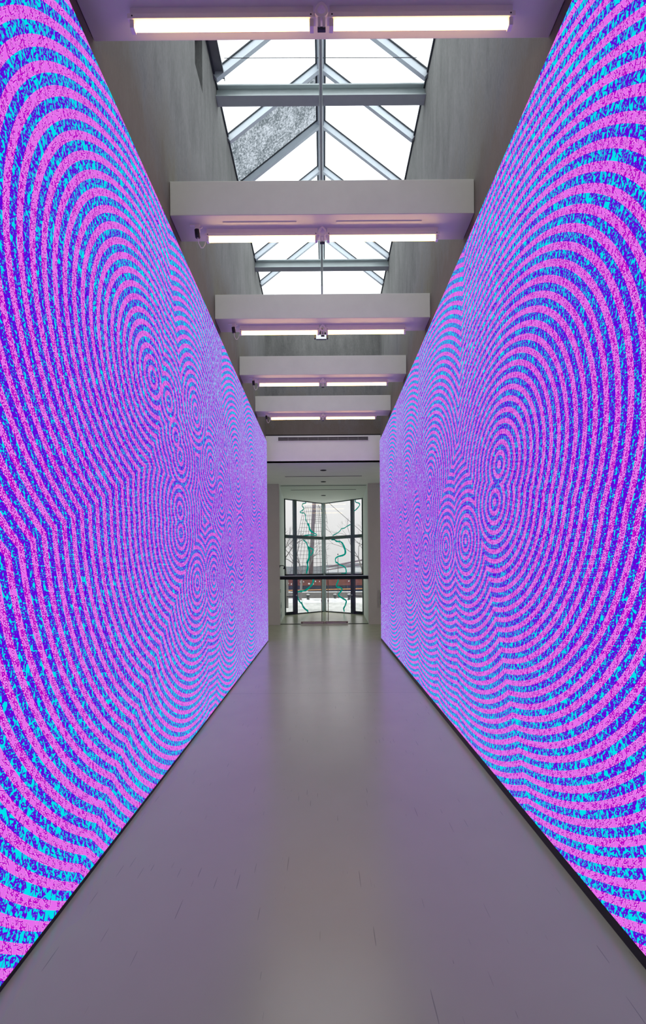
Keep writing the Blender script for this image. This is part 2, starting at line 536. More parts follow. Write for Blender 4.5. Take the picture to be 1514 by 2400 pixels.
for nm, s in (('wall_far_left', -1), ('wall_far_right', 1)):
    bm = bmesh.new()
    bx(bm, s * 2.0, s * 6.0, 22.9, 23.3, 0, ZC)
    o = struct(obj(nm, bm, M_pier), 'beige pier face beside the glass doors, %s side' % ('left' if s < 0 else 'right'))
    bm = bmesh.new()
    poly = [(s * 2.0, 22.905), (s * 2.13, GLY - GLS - 0.02), (s * 2.5, GLY - GLS - 0.02), (s * 2.5, 23.3), (s * 2.2, 22.95)]
    if s < 0: poly.reverse()
    prism(bm, poly, 0, ZC)
    obj('door_reveal', bm, M_jamb, o)
# black edge strip at the end of the left reveal
box('edge_strip', -2.15, -2.10, GLY - GLS - 0.07, GLY - GLS - 0.02, 0, ZC, M_mulldark, bpy.data.objects['wall_far_left'])

# slots and downlights in the lobby ceiling
for k, (y, hw, w, lab) in enumerate(((21.07, 1.58, 0.05, 'narrow black slot in the lobby ceiling between the first two downlights'),
                                     (23.42, 1.95, 0.07, 'thick black slot in the lobby ceiling above the glass doors'),
                                     (24.65, 1.57, 0.045, 'narrow black slot in the ceiling past the glass doors'))):
    t = thing('slot_diffuser', lab, 'air slot', (0, y, ZC), 'black ceiling slots')
    bm = bmesh.new()
    bx(bm, -hw, hw, -w / 2, w / 2, -0.012, 0.0)
    obj('slot', bm, M_void, t)
    bm = bmesh.new()
    for a, b_ in ((-w / 2 - 0.012, -w / 2), (w / 2, w / 2 + 0.012)):
        bx(bm, -hw, hw, a, b_, -0.004, 0.0)
    obj('frame', bm, M_jamb, t)
for y, r, lab in ((19.8, 0.115, 'round black downlight in the lobby ceiling nearest the bulkhead'),
                  (22.4, 0.11, 'round black downlight in the ceiling just before the glass doors'),
                  (26.6, 0.12, 'round black downlight in the ceiling beside the bay window')):
    t = thing('recessed_downlight', lab, 'downlight', (0, y, ZC), 'lobby downlights')
    bm = bmesh.new(); tube(bm, (0, 0, -0.006), (0, 0, 0), r, r, 24); obj('lamp_opening', bm, M_void, t)
    bm = bmesh.new()
    n = 28
    for i in range(n):
        a0, a1 = 2 * PI * i / n, 2 * PI * (i + 1) / n
        q = []
        for rr, zz in ((r, -0.012), (r * 1.12, -0.003)):
            for a in (a0, a1): q.append(bm.verts.new((rr * math.cos(a), rr * math.sin(a), zz)))
        bm.faces.new((q[0], q[1], q[3], q[2]))
    bmesh.ops.remove_doubles(bm, verts=bm.verts, dist=1e-5)
    obj('trim_ring', bm, M_gasket, t)

# ------------------------------------------------------------------ skylight
sky = sroot('window_1', 'gabled glass skylight along the whole hall')
E0 = Vector((XW, 0, ZE)); R0 = Vector((0, 0, ZR))
slope = (R0 - E0); SL = slope.length; sdir = slope.normalized()
RAFT = [round(11.12 + 1.41 * k, 2) for k in range(-9, 6)]
def on_slope(s, u, y, off):
    """point on the glazing slope; s = -1/+1 side, u = 0 at eaves .. 1 at ridge, off = outward normal offset"""
    p = E0 + slope * u
    nrm = Vector((-sdir.z, 0, sdir.x)) * -1
    nrm = Vector((sdir.z, 0, -sdir.x)) if sdir.x < 0 else nrm
    p = p + nrm * off
    return Vector((p.x * s, y, p.z))
def slope_box(name, s, u0, u1, y0, y1, o0, o1, mat, parent):
    bm = bmesh.new()
    vs_ = []
    for (u, o) in ((u0, o0), (u1, o0), (u1, o1), (u0, o1)):
        vs_.append((bm.verts.new(on_slope(s, u, y0, o)), bm.verts.new(on_slope(s, u, y1, o))))
    n = 4
    bm.faces.new([v[0] for v in vs_]); bm.faces.new([v[1] for v in reversed(vs_)])
    for i in range(n):
        a, b_ = vs_[i], vs_[(i + 1) % n]
        bm.faces.new((a[0], a[1], b_[1], b_[0]))
    bmesh.ops.recalc_face_normals(bm, faces=bm.faces)
    return obj(name, bm, mat, parent)
def frost_material():
    m, nt, out = new_mat('icy_glass')
    tc = N(nt, 'ShaderNodeTexCoord')
    nz = N(nt, 'ShaderNodeTexNoise'); nz.inputs['Scale'].default_value = 26; nz.inputs['Detail'].default_value = 5
    n2 = N(nt, 'ShaderNodeTexNoise'); n2.inputs['Scale'].default_value = 2.2; n2.inputs['Detail'].default_value = 3
    n2.inputs['Distortion'].default_value = 0.6
    for n in (nz, n2): nt.links.new(tc.outputs['Object'], n.inputs['Vector'])
    E.nt = nt
    v = E(nz.outputs['Fac']) * 1.5 - 0.45 + E(n2.outputs['Fac']) * 0.5
    rp = N(nt, 'ShaderNodeValToRGB')
    rp.color_ramp.elements[0].position = 0.35; rp.color_ramp.elements[1].position = 0.75
    rp.color_ramp.elements[0].color = (0.17, 0.19, 0.20, 1); rp.color_ramp.elements[1].color = (0.44, 0.46, 0.48, 1)
    nt.links.new(v.s, rp.inputs[0])
    t = N(nt, 'ShaderNodeBsdfTransparent'); nt.links.new(rp.outputs[0], t.inputs['Color'])
    d = N(nt, 'ShaderNodeBsdfTranslucent'); nt.links.new(rp.outputs[0], d.inputs['Color'])
    mx = N(nt, 'ShaderNodeMixShader'); mx.inputs[0].default_value = 0.65
    nt.links.new(t.outputs[0], mx.inputs[1]); nt.links.new(d.outputs[0], mx.inputs[2])
    nt.links.new(mx.outputs[0], out.inputs['Surface'])
    return m
M_frost = frost_material()
M_roof = principled('grey_roof_board', (0.3, 0.3, 0.3), 0.8)
for s in (-1, 1):
    for y in RAFT:
        if y > YE - 0.1: continue
        r = slope_box('rafter', s, 0.0, 0.985, y - 0.045, y + 0.045, -0.10, 0.03, M_alu, sky)
        slope_box('glazing_seal', s, 0.0, 0.985, y - 0.065, y + 0.065, 0.03, 0.05, M_gasket, r)
    ys = [Y0] + [y for y in RAFT if y < YE - 0.2] + [YE]
    for a, b_ in zip(ys[:-1], ys[1:]):
        if b_ - a < 0.2: continue
        shut = b_ < 1.5
        icy = (s == -1 and abs(a - 11.12) < 0.05)
        p = slope_box('pane', s, 0.0, 0.99, a + 0.05, b_ - 0.05, 0.05, 0.065, M_frost if icy else (M_roof if shut else M_sky_glass), sky)
        if icy: p['label'] = 'pane covered with melting snow'
    box('eaves_rail', s * (XW - 0.03), s * (XW + 0.35), Y0, YE, ZE, ZE + 0.05, M_gasket, sky)
box('ridge_beam', -0.075, 0.075, Y0, YE + 0.2, ZR - 0.13, ZR + 0.05, M_alu, sky)
for s in (-1, 1):
    box('ridge_seal', s * 0.075, s * 0.115, Y0, YE, ZR - 0.03, ZR + 0.03, M_gasket, sky)
# glazed gables closing both ends
for y in (Y0, YE + 0.19):
    bm = bmesh.new()
    a = [bm.verts.new((x, y, z)) for x, z in ((-XW, ZE), (XW, ZE), (0, ZR))]
    b_ = [bm.verts.new((x, y + 0.02, z)) for x, z in ((-XW, ZE), (XW, ZE), (0, ZR))]
    bm.faces.new(a); bm.faces.new(list(reversed(b_)))
    for i in range(3): bm.faces.new((a[i], b_[i], b_[(i + 1) % 3], a[(i + 1) % 3]))
    obj('gable_pane', bm, M_roof if y < 0 else M_sky_glass, sky)
# steel I-section ties across the shaft
for k, y in enumerate((-1.33, 4.27, 9.88, 15.5)):
    bm = bmesh.new()
    bx(bm, -XW, XW, y, y + 0.235, 11.64, 11.665)
    bx(bm, -XW, XW, y + 0.10, y + 0.125, 11.665, 11.86)
    bx(bm, -XW, XW, y + 0.02, y + 0.20, 11.86, 11.885)
    obj('tie_beam', bm, M_steel, sky)
bm = bmesh.new(); tube(bm, (0.0, Y0, 11.60), (0.0, 16.4, 11.60), 0.034, seg=12)
t = thing('conduit_pipe', 'thin grey pipe running along the hall below the skylight ties', 'pipe', (0, 0, 0))
smooth(obj('pipe', bm, M_steel, t))
bm = bmesh.new(); tube(bm, (0.0, 16.4, 11.60), (0.0, YE, 11.60), 0.036, seg=12)
obj('pale_end', bm, principled('pale_pipe', (0.75, 0.8, 0.85), 0.4), t)
for y in (4.39, 10.0, 15.62):
    bm = bmesh.new(); tube(bm, (0, y, 11.59), (0, y, 11.642), 0.012, seg=6)
    obj('pipe_hanger', bm, M_steel, t)
bm = bmesh.new(); tube(bm, (-1.80, 9.55, 12.04), (1.80, 9.55, 12.02), 0.006, seg=5)
tag(obj('wire', bm, M_gasket), 'thin dark wire strung across the skylight', 'wire')
# metal flap along the left eaves
t = thing('flashing_flap', 'dark grey metal flap along the left edge of the skylight', 'flap', (0, 0, 0))
M_flap = principled('zinc_sheet', (0.17, 0.18, 0.20), 0.45, metal=0.3, scale=(4, 4, 4), var=0.08)
box('sheet', -XW, -1.85, 7.2, 9.82, 11.905, 11.93, M_flap, t)
box('lip', -1.85, -1.835, 7.2, 9.84, 11.88, 11.935, principled('zinc_lip', (0.09, 0.095, 0.11), 0.4), t)

# ------------------------------------------------------------------ LED walls
def led_wall(s, z0, label, mat):
    t = thing('led_screen', label, 'screen', (0, 0, 0), 'led walls facing each other')
    box('cabinet', s * 1.958, s * 2.025, 2.2, 17.70, 0.0, 6.915, M_black, t)
    face = box('display', s * XS, s * 1.9575, 2.2, 17.695, z0, 6.91, mat, t)
    face['label'] = 'glowing display with pink and cyan bands of scribbled letters'
    return t
led_wall(-1, 0.045, 'tall led wall of pink and cyan letter bands on the left', screen_material('led_picture_left', LEFT_C, 0.30, 0))
led_wall(1, 0.095, 'tall led wall of pink and cyan letter bands on the right', screen_material('led_picture_right', RIGHT_C, 0.05, 40))

# ------------------------------------------------------------------ white beams with lamps
BEAMS = [4.02, 6.815, 9.635, 12.43, 15.29]
BD = 0.545
ORD = ['nearest', 'second', 'third', 'fourth', 'farthest']
def beam(y, k):
    bm = bmesh.new()
    bx(bm, -XW + 0.004, XW - 0.004, y, y + BD, ZB0, ZB1, bevel=0.006)
    o = obj('ceiling_beam', bm, M_white)
    tag(o, '%s of the five white boxed beams across the hall, counting from the viewer' % ORD[k], 'beam', 'white beams across the hall')
    return o
def make_batten():
    t = thing('fluorescent_light', '', 'light')
    L = 1.575
    bm = bmesh.new(); bx(bm, -L / 2 + 0.02, L / 2 - 0.02, -0.024, 0.024, -0.062, 0.0); obj('mounting_channel', bm, M_lampwhite, t)
    bm = bmesh.new()
    bx(bm, -L / 2, L / 2, -0.038, 0.038, -0.105, -0.062, bevel=0.003)
    obj('reflector_tray', bm, M_lampwhite, t)
    bm = bmesh.new(); tube(bm, (-L / 2 + 0.055, 0.006, -0.142), (L / 2 - 0.055, 0.006, -0.142), 0.026, seg=14)
    smooth(obj('tube', bm, M_tube, t))['label'] = 'glowing warm white tube'
    for sx in (-1, 1):
        bm = bmesh.new()
        x = sx * (L / 2 - 0.035)
        bx(bm, x - 0.018, x + 0.018, -0.026, 0.036, -0.17, -0.105, bevel=0.004)
        obj('lamp_holder', bm, M_lampwhite, t)
    for sx in (-1, 1):
        x = sx * (L / 2 - 0.04)
        bm = bmesh.new(); tube(bm, (x, -0.0395, -0.083), (x, -0.038, -0.083), 0.007, seg=8); obj('fixing_hole', bm, M_void, t)
    return t
def make_hanger():
    """flat teardrop ring with two legs, hung between the two battens"""
    t = thing('ring_hanger', '', 'hanger')
    n = 28
    bm = bmesh.new()
    outer, inner = [], []
    for i in range(n):
        a = PI / 2 + 2 * PI * i / n
        k = max(0.0, math.cos((a - PI / 2)))
        tip = (k ** 6)
        outer.append((0.056 * math.cos(a), 0.056 * math.sin(a) + 0.018 * tip))
        inner.append((0.034 * math.cos(a), 0.030 * math.sin(a) + 0.016 * tip))
    def ringverts(pts, y): return [bm.verts.new((x, y, z - 0.074)) for x, z in pts]
    of, inf, ob, ib = ringverts(outer, -0.015), ringverts(inner, -0.015), ringverts(outer, 0.015), ringverts(inner, 0.015)
    for i in range(n):
        j = (i + 1) % n
        bm.faces.new((of[i], of[j], inf[j], inf[i])); bm.faces.new((ob[i], ib[i], ib[j], ob[j]))
        bm.faces.new((of[i], ob[i], ob[j], of[j])); bm.faces.new((inf[i], inf[j], ib[j], ib[i]))
    obj('ring', bm, M_lampwhite, t)
    for sx in (-1, 1):
        bm = bmesh.new(); bx(bm, sx * 0.008, sx * 0.032, -0.012, 0.012, -0.215, -0.124, bevel=0.003); obj('leg', bm, M_lampwhite, t)
    bm = bmesh.new(); bx(bm, -0.034, 0.034, -0.012, 0.014, -0.232, -0.205, bevel=0.003); obj('foot_clip', bm, M_gasket, t)
    return t
def make_sensor():
    t = thing('spot_sensor', '', 'sensor')
    bm = bmesh.new()
    bx(bm, -0.10, 0.036, -0.018, 0.018, -0.012, 0.0); bx(bm, -0.028, 0.035, -0.02, 0.02, -0.10, -0.012, bevel=0.004)
    obj('bracket', bm, M_lampwhite, t)
    bm = bmesh.new(); tube(bm, (0, -0.03, -0.085), (0.012, -0.02, -0.185), 0.032, 0.034, seg=16)
    smooth(obj('barrel', bm, M_black, t))
    pts = [(0.03 + 0.018 * (1 - math.cos(a)), 0.0, -0.03 - 0.02 * math.sin(a)) for a in [PI * i / 8 for i in range(9)]]
    sweep('cable', pts, 0.006, M_lampwhite, t)
    return t
batten = make_batten(); hanger = make_hanger(); sensor = make_sensor()
for k, y in enumerate(BEAMS):
    beam(y, k)
    yc = y + 0.295
    for s, side in ((-1, 'left'), (1, 'right')):
        o = batten if (k == 0 and s == -1) else copy_tree(batten)
        o.location = (s * 0.836, yc, ZB0)
        o['label'] = '%s lit fluorescent batten under the %s white beam from the viewer' % (side, ORD[k])
        o['category'] = 'light'; o['group'] = 'fluorescent battens under the beams'
    o = hanger if k == 0 else copy_tree(hanger)
    o.location = (0.0, yc - 0.045, ZB0)
    o['label'] = 'small cream ring bracket between the battens of the %s beam' % ORD[k]
    o['group'] = 'ring brackets between battens'
    if k > 0:
        o = sensor if k == 1 else copy_tree(sensor)
        o.location = (-1.71, y + 0.19, ZB0)
        o['label'] = 'small black spot on a bracket left of the %s beam\'s battens' % ORD[k]
        o['group'] = 'black spots beside the battens'
        if k == 1:
            sweep('loose_cable', [(0.01, -0.02, -0.18), (0.015, 0.02, -0.24), (0.035, 0.06, -0.275), (0.06, 0.075, -0.265), (0.085, 0.085, -0.215), (0.095, 0.09, -0.16)], 0.005, M_lampwhite, o)
# cable covers on the underside of the two nearest beams
for k, (xa, xb) in ((0, (0.2, 1.5)), (0, (-0.9, -0.15)), (1, (0.19, 1.35)), (1, (-1.35, -0.35))):
    y = BEAMS[k]
    nm = box('cable_cover', xa, xb, y + 0.13, y + 0.165, ZB0 - 0.012, ZB0 + 0.0, M_white)
    tag(nm, 'flat white cable cover on the %s beam, %s half' % (ORD[k], 'right' if xa > 0 else 'left'), 'cable cover', 'cable covers under the beams')
# floodlight under the third beam
t = thing('flood_light', 'small white floodlight in a dark bracket under the third beam', 'light', (-0.03, 10.08, ZB0))
bm = bmesh.new()
bx(bm, -0.135, 0.135, -0.04, 0.03, -0.115, -0.085); bx(bm, -0.135, -0.108, -0.04, 0.03, -0.19, -0.115); bx(bm, 0.108, 0.135, -0.04, 0.03, -0.19, -0.115)
bx(bm, -0.03, 0.03, -0.02, 0.02, -0.085, 0.0)
obj('bracket', bm, M_gasket, t)
box('lamp_body', -0.10, 0.10, -0.02, 0.03, -0.20, -0.12, M_gasket, t, M=None)
box('lit_face', -0.10, 0.10, -0.026, -0.021, -0.20, -0.12, emissive('white_led_face', (0.9, 0.95, 1.0), 1.0), t)

# ------------------------------------------------------------------ vent in the bulkhead
vy = YE - 0.04
t = thing('air_vent', 'long slatted air vent high on the white bulkhead', 'vent', (0, vy, 7.085))
hw, hh = 1.585, 0.062
box('duct', -hw, hw, -0.004, 0.0, -hh, hh, M_void, t)
bm = bmesh.new()
bx(bm, -hw - 0.02, hw + 0.02, -0.014, 0.0, hh, hh + 0.014); bx(bm, -hw - 0.02, hw + 0.02, -0.014, 0.0, -hh - 0.014, -hh)
bx(bm, -hw - 0.02, -hw, -0.014, 0.0, -hh, hh); bx(bm, hw, hw + 0.02, -0.014, 0.0, -hh, hh)
obj('frame', bm, M_plaster, t)
M_slat = principled('dull_vent_metal', (0.16, 0.155, 0.14), 0.5)
for i in range(3):
    z = -0.035 + 0.035 * i
    box('slat', -hw, hw, -0.012, -0.004, z - 0.009, z + 0.009, M_slat, t)
for i in range(1, 9):
    x = -hw + 2 * hw * i / 9
    box('divider', x - 0.012, x + 0.012, -0.013, -0.004, -hh, hh, M_slat, t)

# ------------------------------------------------------------------ glass entrance doors
YD = 23.15
door = sroot('door_1', 'frameless glass double door with side panes and dark header', (0, YD, 0))
box('header', -1.985, 1.985, -0.06, 0.06, 2.02, 2.165, M_mulldark, door, bevel=0.004)
box('header_cap', -1.985, 1.985, -0.06, 0.06, 2.165, 2.20, M_alu, door)
box('transom_pane', -1.985, 1.985, -0.006, 0.006, 2.20, ZC - 0.002, M_glass, door)
for s in (-1, 1):
    box('side_pane', s * 1.075, s * 1.985, -0.006, 0.006, 0.02, 2.02, M_glass, door)
    box('floor_channel', s * 1.075, s * 1.985, -0.02, 0.02, 0.0, 0.022, M_mulldark, door)
    lf = box('door_leaf', s * 0.006 + 0.02, s * 1.065, -0.006, 0.006, 0.10, 2.015, M_glass, door)
    rl = box('bottom_rail', s * 0.006 + 0.02, s * 1.065, -0.03, 0.03, 0.012, 0.125, M_bronze, lf, bevel=0.004)
    bm = bmesh.new()
    bx(bm, s * 0.06 + 0.02, s * 0.98, -0.034, -0.029, 0.045, 0.085)
    obj('rail_highlight', bm, principled('painted_highlight', (0.75, 0.68, 0.58), 0.3, metal=0.5), lf)  # pale strip paints the highlight along the bottom rail
    hd = bmesh.new()
    hx = s * 0.145 + 0.03
    tube(hd, (hx, -0.07, 0.14), (hx, -0.07, 2.0), 0.016, seg=12)
    for z in (0.3, 1.05, 1.85): tube(hd, (hx, -0.07, z), (hx, -0.006, z), 0.009, seg=8)
    smooth(obj('pull_handle', hd, M_bronze, lf))
    box('lock_plate', hx - 0.03, hx + 0.03, -0.012, 0.012, 1.0, 1.1, M_alu, lf)

# ------------------------------------------------------------------ bay window
bay = sroot('window_2', 'corner bay window of dark mullions looking onto the snowy quay')
ZT = 4.27
def bay_box(name, s, a0, a1, n0, n1, z0, z1, mat, parent=bay):
    """box on one wing: along-wall distance a (metres of half width), n = offset along outward normal"""
    k = math.sqrt(0.5)
    bm = bmesh.new()
    lo, hi = [], []
    for a, n in ((a0, n0), (a1, n0), (a1, n1), (a0, n1)):
        x = s * a + s * n * k; y = GLY - a + n * k
        lo.append((x, y))
    if s > 0: lo.reverse()
    prism(bm, lo, z0, z1)
    bmesh.ops.recalc_face_normals(bm, faces=bm.faces)
    return obj(name, bm, mat, parent)
S1 = 1.61
bm = bmesh.new()
bx(bm, -0.085, 0.085, -0.085, 0.085, 0, ZC, M=Matrix.Translation((0, GLY - 0.02, 0)) @ Matrix.Rotation(PI / 4, 4, 'Z'))
obj('corner_post', bm, M_mull, bay)
bm = bmesh.new(); tube(bm, (0.035, GLY - 0.17, 0), (0.035, GLY - 0.17, ZC), 0.055, seg=12)
smooth(obj('round_column', bm, principled('pale_steel_column', (0.30, 0.36, 0.37), 0.4), bay))
for s in (-1, 1):
    bay_box('mullion', s, S1 - 0.065, S1 + 0.065, -0.09, 0.05, 2.16, ZC, M_mull)
    st = bay_box('door_stile', s, S1 - 0.085, S1 + 0.085, -0.09, 0.05, 0.0, 2.16, M_mulldark)
    bay_box('end_frame', s, GLS - 0.045, GLS, -0.06, 0.05, 0.0, ZC, M_mull)
    bay_box('transom', s, 0.10, GLS, -0.09, 0.05, ZT - 0.085, ZT + 0.085, M_mull)
    bay_box('door_head', s, 0.10, GLS, -0.08, 0.05, 2.10, 2.22, M_mulldark)
    bay_box('sill_rail', s, 0.10, S1 - 0.07, -0.04, 0.05, 0.0, 0.05, M_mulldark)
    bay_box('kick_rail', s, S1 + 0.085, GLS - 0.04, -0.05, 0.05, 0.0, 0.16, M_mulldark)
    bay_box('head_rail', s, 0.10, GLS, -0.04, 0.05, ZC - 0.04, ZC, M_mull)
    for z0, z1 in ((0.05, 2.10), (2.22, ZT - 0.085), (ZT + 0.085, ZC - 0.04)):
        bay_box('pane', s, 0.11, S1 - 0.066, -0.006, 0.006, z0, z1, M_bayglass)
        bay_box('pane', s, S1 + 0.066, GLS - 0.045, -0.006, 0.006, max(z0, 0.16) if z0 < 1 else z0, z1, M_bayglass)
    # knob and push bar on the stile
    k = math.sqrt(0.5)
    px_, py_ = s * S1 - s * 0.13 * k, GLY - S1 - 0.13 * k
    hb = bmesh.new()
    bmesh.ops.create_uvsphere(hb, u_segments=12, v_segments=8, radius=0.035, matrix=Matrix.Translation((px_, py_, 1.05)))
    tube(hb, (px_, py_, 1.05), (px_ + s * 0.05, py_ + 0.05, 1.05), 0.012)
    smooth(obj('knob', hb, M_alu, st))
    bay_box('push_bar', s, S1 + 0.09, GLS - 0.06, -0.10, -0.08, 0.98, 1.02, M_mulldark)

# teal river lines stuck to the bay glass
def z5(pts): return [(650 + x / 6.8818, 1150 + y / 6.8818) for x, y in pts]
def z6(pts): return [(650 + x / 6.8818, 1310 + y / 6.8818) for x, y in pts]
def on_glass(px, py, s):
    d = ray(px, py)
    # wing plane: Y + s*X = GLY - 0.02
    t_ = (GLY - 0.03 - CAM.y - s * CAM.x) / (d.y + s * d.x)
    return CAM + d * t_
def ribbon(bm, pts, s, w):
    """flat strip of vinyl 2 mm thick on the wing's inner face"""
    P = [on_glass(x, y, s) for x, y in pts]
    # smooth by subdividing (Catmull-Rom)
    Q = []
    for i in range(len(P) - 1):
        p0 = P[max(i - 1, 0)]; p1 = P[i]; p2 = P[i + 1]; p3 = P[min(i + 2, len(P) - 1)]
        for j in range(4):
            t_ = j / 4
            Q.append(0.5 * ((2 * p1) + (p2 - p0) * t_ + (2 * p0 - 5 * p1 + 4 * p2 - p3) * t_ * t_ + (3 * p1 - p0 - 3 * p2 + p3) * t_ ** 3))
    Q.append(P[-1])
    nrm = Vector((s, 1, 0)).normalized()
    rows = []
    for i, q in enumerate(Q):
        tg = (Q[min(i + 1, len(Q) - 1)] - Q[max(i - 1, 0)])
        if tg.length < 1e-6: tg = Vector((0, 0, 1))
        sd = tg.normalized().cross(nrm)
        ww = (w(i / (len(Q) - 1)) if callable(w) else w) * 0.76 * (1 + 0.12 * math.sin(i * 0.9) + 0.06 * math.sin(i * 2.3 + 1))
        rows.append([bm.verts.new(q + sd * ww / 2), bm.verts.new(q - sd * ww / 2), bm.verts.new(q - sd * ww / 2 + nrm * 0.002), bm.verts.new(q + sd * ww / 2 + nrm * 0.002)])
    for a, b_ in zip(rows[:-1], rows[1:]):
        for i in range(4):
            bm.faces.new((a[i], a[(i + 1) % 4], b_[(i + 1) % 4], b_[i]))
    bm.faces.new(rows[0]); bm.faces.new(list(reversed(rows[-1])))
t = thing('river_decal', 'teal meandering line stuck down the left wing of the bay window', 'decal', (0, 0, 0), 'teal lines on the bay glass')
for pts, w in ((z5([(460, 178), (455, 200), (415, 210), (400, 240), (412, 265), (430, 290), (400, 320), (370, 340), (378, 355), (410, 360), (435, 362), (455, 400), (456, 450), (470, 490), (490, 530)]), 0.075),
               (z5([(490, 530), (510, 570), (520, 615), (540, 650), (590, 682), (632, 705), (615, 722), (540, 714), (440, 724), (425, 735)]), lambda u: 0.16 if u < 0.4 else 0.08),
               (z5([(420, 790), (440, 812), (470, 840), (480, 872), (500, 908), (540, 930), (572, 950), (576, 985), (556, 1020), (542, 1050)]), 0.10),
               (z5([(500, 908), (512, 960), (515, 1020), (510, 1090), (490, 1140), (482, 1170)]) + z6([(484, 60), (490, 140), (475, 200), (472, 238)]), lambda u: 0.20 - 0.06 * u),
               (z6([(582, 330), (575, 375), (560, 410), (530, 445), (480, 490), (420, 515), (332, 530), (316, 560), (325, 600), (340, 650), (362, 690), (395, 720), (412, 760), (440, 800), (488, 838), (482, 853)]), lambda u: 0.16 - 0.05 * math.sin(u * 3)),
               (z6([(398, 680), (396, 725)]), 0.05)):
    bm = bmesh.new(); ribbon(bm, pts, -1, w); bmesh.ops.recalc_face_normals(bm, faces=bm.faces)
    obj('vinyl_strip', bm, M_teal, t)
t = thing('river_decal', 'teal meandering line stuck down the right wing of the bay window', 'decal', (0, 0, 0), 'teal lines on the bay glass')
for pts, w in ((z5([(1257, 140), (1264, 185), (1318, 203), (1324, 238), (1284, 290), (1240, 330)]), 0.08),
               (z5([(1178, 545), (1120, 578), (1080, 604), (1032, 615), (1010, 650), (960, 688), (892, 724)]), 0.07),
               (z5([(872, 790), (920, 790), (950, 815), (1020, 825), (1050, 850), (1065, 880), (1080, 920), (1096, 970), (1090, 1020), (1050, 1045), (980, 1062), (942, 1090), (936, 1125), (950, 1165)]) + z6([(960, 55), (1000, 90), (1060, 115), (1100, 150), (1110, 200), (1100, 230), (1030, 240)]), lambda u: 0.10 + 0.07 * math.exp(-((u - 0.33) / 0.12) ** 2)),
               (z6([(984, 335), (975, 370), (960, 400), (956, 448), (1000, 460), (1046, 490), (1010, 540), (986, 580), (1010, 610), (1060, 640), (1106, 670), (1110, 700), (1090, 760), (1070, 800), (1080, 850)]), 0.12)):
    bm = bmesh.new(); ribbon(bm, pts, 1, w); bmesh.ops.recalc_face_normals(bm, faces=bm.faces)
    obj('vinyl_strip', bm, M_teal, t)

# ------------------------------------------------------------------ small fittings by the doors
t = thing('control_panel', 'pale wall panel with a black screen on the right pier', 'panel', (2.56, 22.9, 1.14))
box('frame', -0.16, 0.16, -0.025, 0.0, -0.39, 0.39, principled('panel_frame', (0.42, 0.40, 0.35), 0.5), t, bevel=0.004)
box('screen', -0.06, 0.13, -0.03, -0.024, -0.27, 0.28, M_black, t)
t = thing('gooseneck_lamp', 'small dark gooseneck lamp curving from the left door reveal', 'lamp', (0, 0, 0))
pts = [(-1.99, 23.05, 2.62)] + [(-1.99 + 0.10 + 0.11 * math.sin(a) , 23.0, 2.60 + 0.06 * math.cos(a)) for a in [(-PI / 2) + PI * i / 10 for i in range(11)]]
sweep('arm', pts, 0.018, M_mulldark, t)
bm = bmesh.new(); tube(bm, (-1.78, 23.0, 2.60), (-1.78, 23.0, 2.50), 0.02, 0.07, seg=14); smooth(obj('shade', bm, M_mulldark, t))
box('wall_plate', -2.005, -1.985, 23.01, 23.09, 2.56, 2.68, M_mulldark, t)
# printed notices on the left reveal
Mk = {'green': principled('green_print', (0.10, 0.30, 0.16), 0.6), 'grey': principled('grey_print', (0.20, 0.25, 0.28), 0.6)}
for y, z0, h, col, lab in ((23.6, 1.42, 0.16, 'green', 'small green sticker on the left door reveal'),
                           (24.0, 0.66, 0.26, 'grey', 'grey scribbled sticker halfway down the left door reveal'),
                           (24.0, 0.22, 0.24, 'grey', 'grey scribbled sticker low on the left door reveal')):
    x = -2.0 - 0.13 * (y - 22.9) / 4.8
    t = thing('wall_sticker', lab, 'sticker', (x + 0.004, y, z0))
    for i in range(4):
        zz = h * i / 4
        bm = bmesh.new(); bx(bm, 0, 0.003, -0.22 + 0.06 * (i % 2), 0.22 - 0.05 * ((i + 1) % 3), zz, zz + h / 6)
        bmesh.ops.rotate(bm, verts=bm.verts, cent=(0, 0, h / 2), matrix=Matrix.Rotation(0.5 if col == 'grey' else 0, 3, 'X'))
        obj('print_stroke', bm, Mk[col], t)

# ================================================================== OUTSIDE
def snow_ground():
    m, nt, out = new_mat('snowy_paving')
    b = N(nt, 'ShaderNodeBsdfPrincipled'); b.inputs['Roughness'].default_value = 0.7
    nt.links.new(b.outputs[0], out.inputs['Surface'])
    tc = N(nt, 'ShaderNodeTexCoord')
    E.nt = nt
    def noise(scale, detail=4, rot=0):
        mp = N(nt, 'ShaderNodeMapping'); mp.inputs['Scale'].default_value = scale; mp.inputs['Rotation'].default_value = (0, 0, rot)
        nz = N(nt, 'ShaderNodeTexNoise'); nz.inputs['Scale'].default_value = 1.0; nz.inputs['Detail'].default_value = detail
        nt.links.new(tc.outputs['Object'], mp.inputs[0]); nt.links.new(mp.outputs[0], nz.inputs['Vector'])
        return E(nz.outputs['Fac'])
    v = noise((2.2, 0.5, 1), 5, 0.6) * 0.5 + noise((0.5, 0.6, 1), 4) * 0.5
    rp = N(nt, 'ShaderNodeValToRGB')
    rp.color_ramp.elements[0].position = 0.42; rp.color_ramp.elements[1].position = 0.58
    rp.color_ramp.elements[0].color = (0.40, 0.43, 0.41, 1); rp.color_ramp.elements[1].color = (0.60, 0.62, 0.60, 1)
    nt.links.new(v.s, rp.inputs[0]); nt.links.new(rp.outputs[0], b.inputs['Base Color'])
    return m
bm = bmesh.new(); bx(bm, -60, 60, 10.0, 47, -0.5, -0.13)
struct(obj('ground', bm, snow_ground()), 'snow dusted paving outside the bay window')
M_snow = principled('snow', (0.66, 0.68, 0.69), 0.8, scale=(3, 3, 3), var=0.12, bump=0.4)
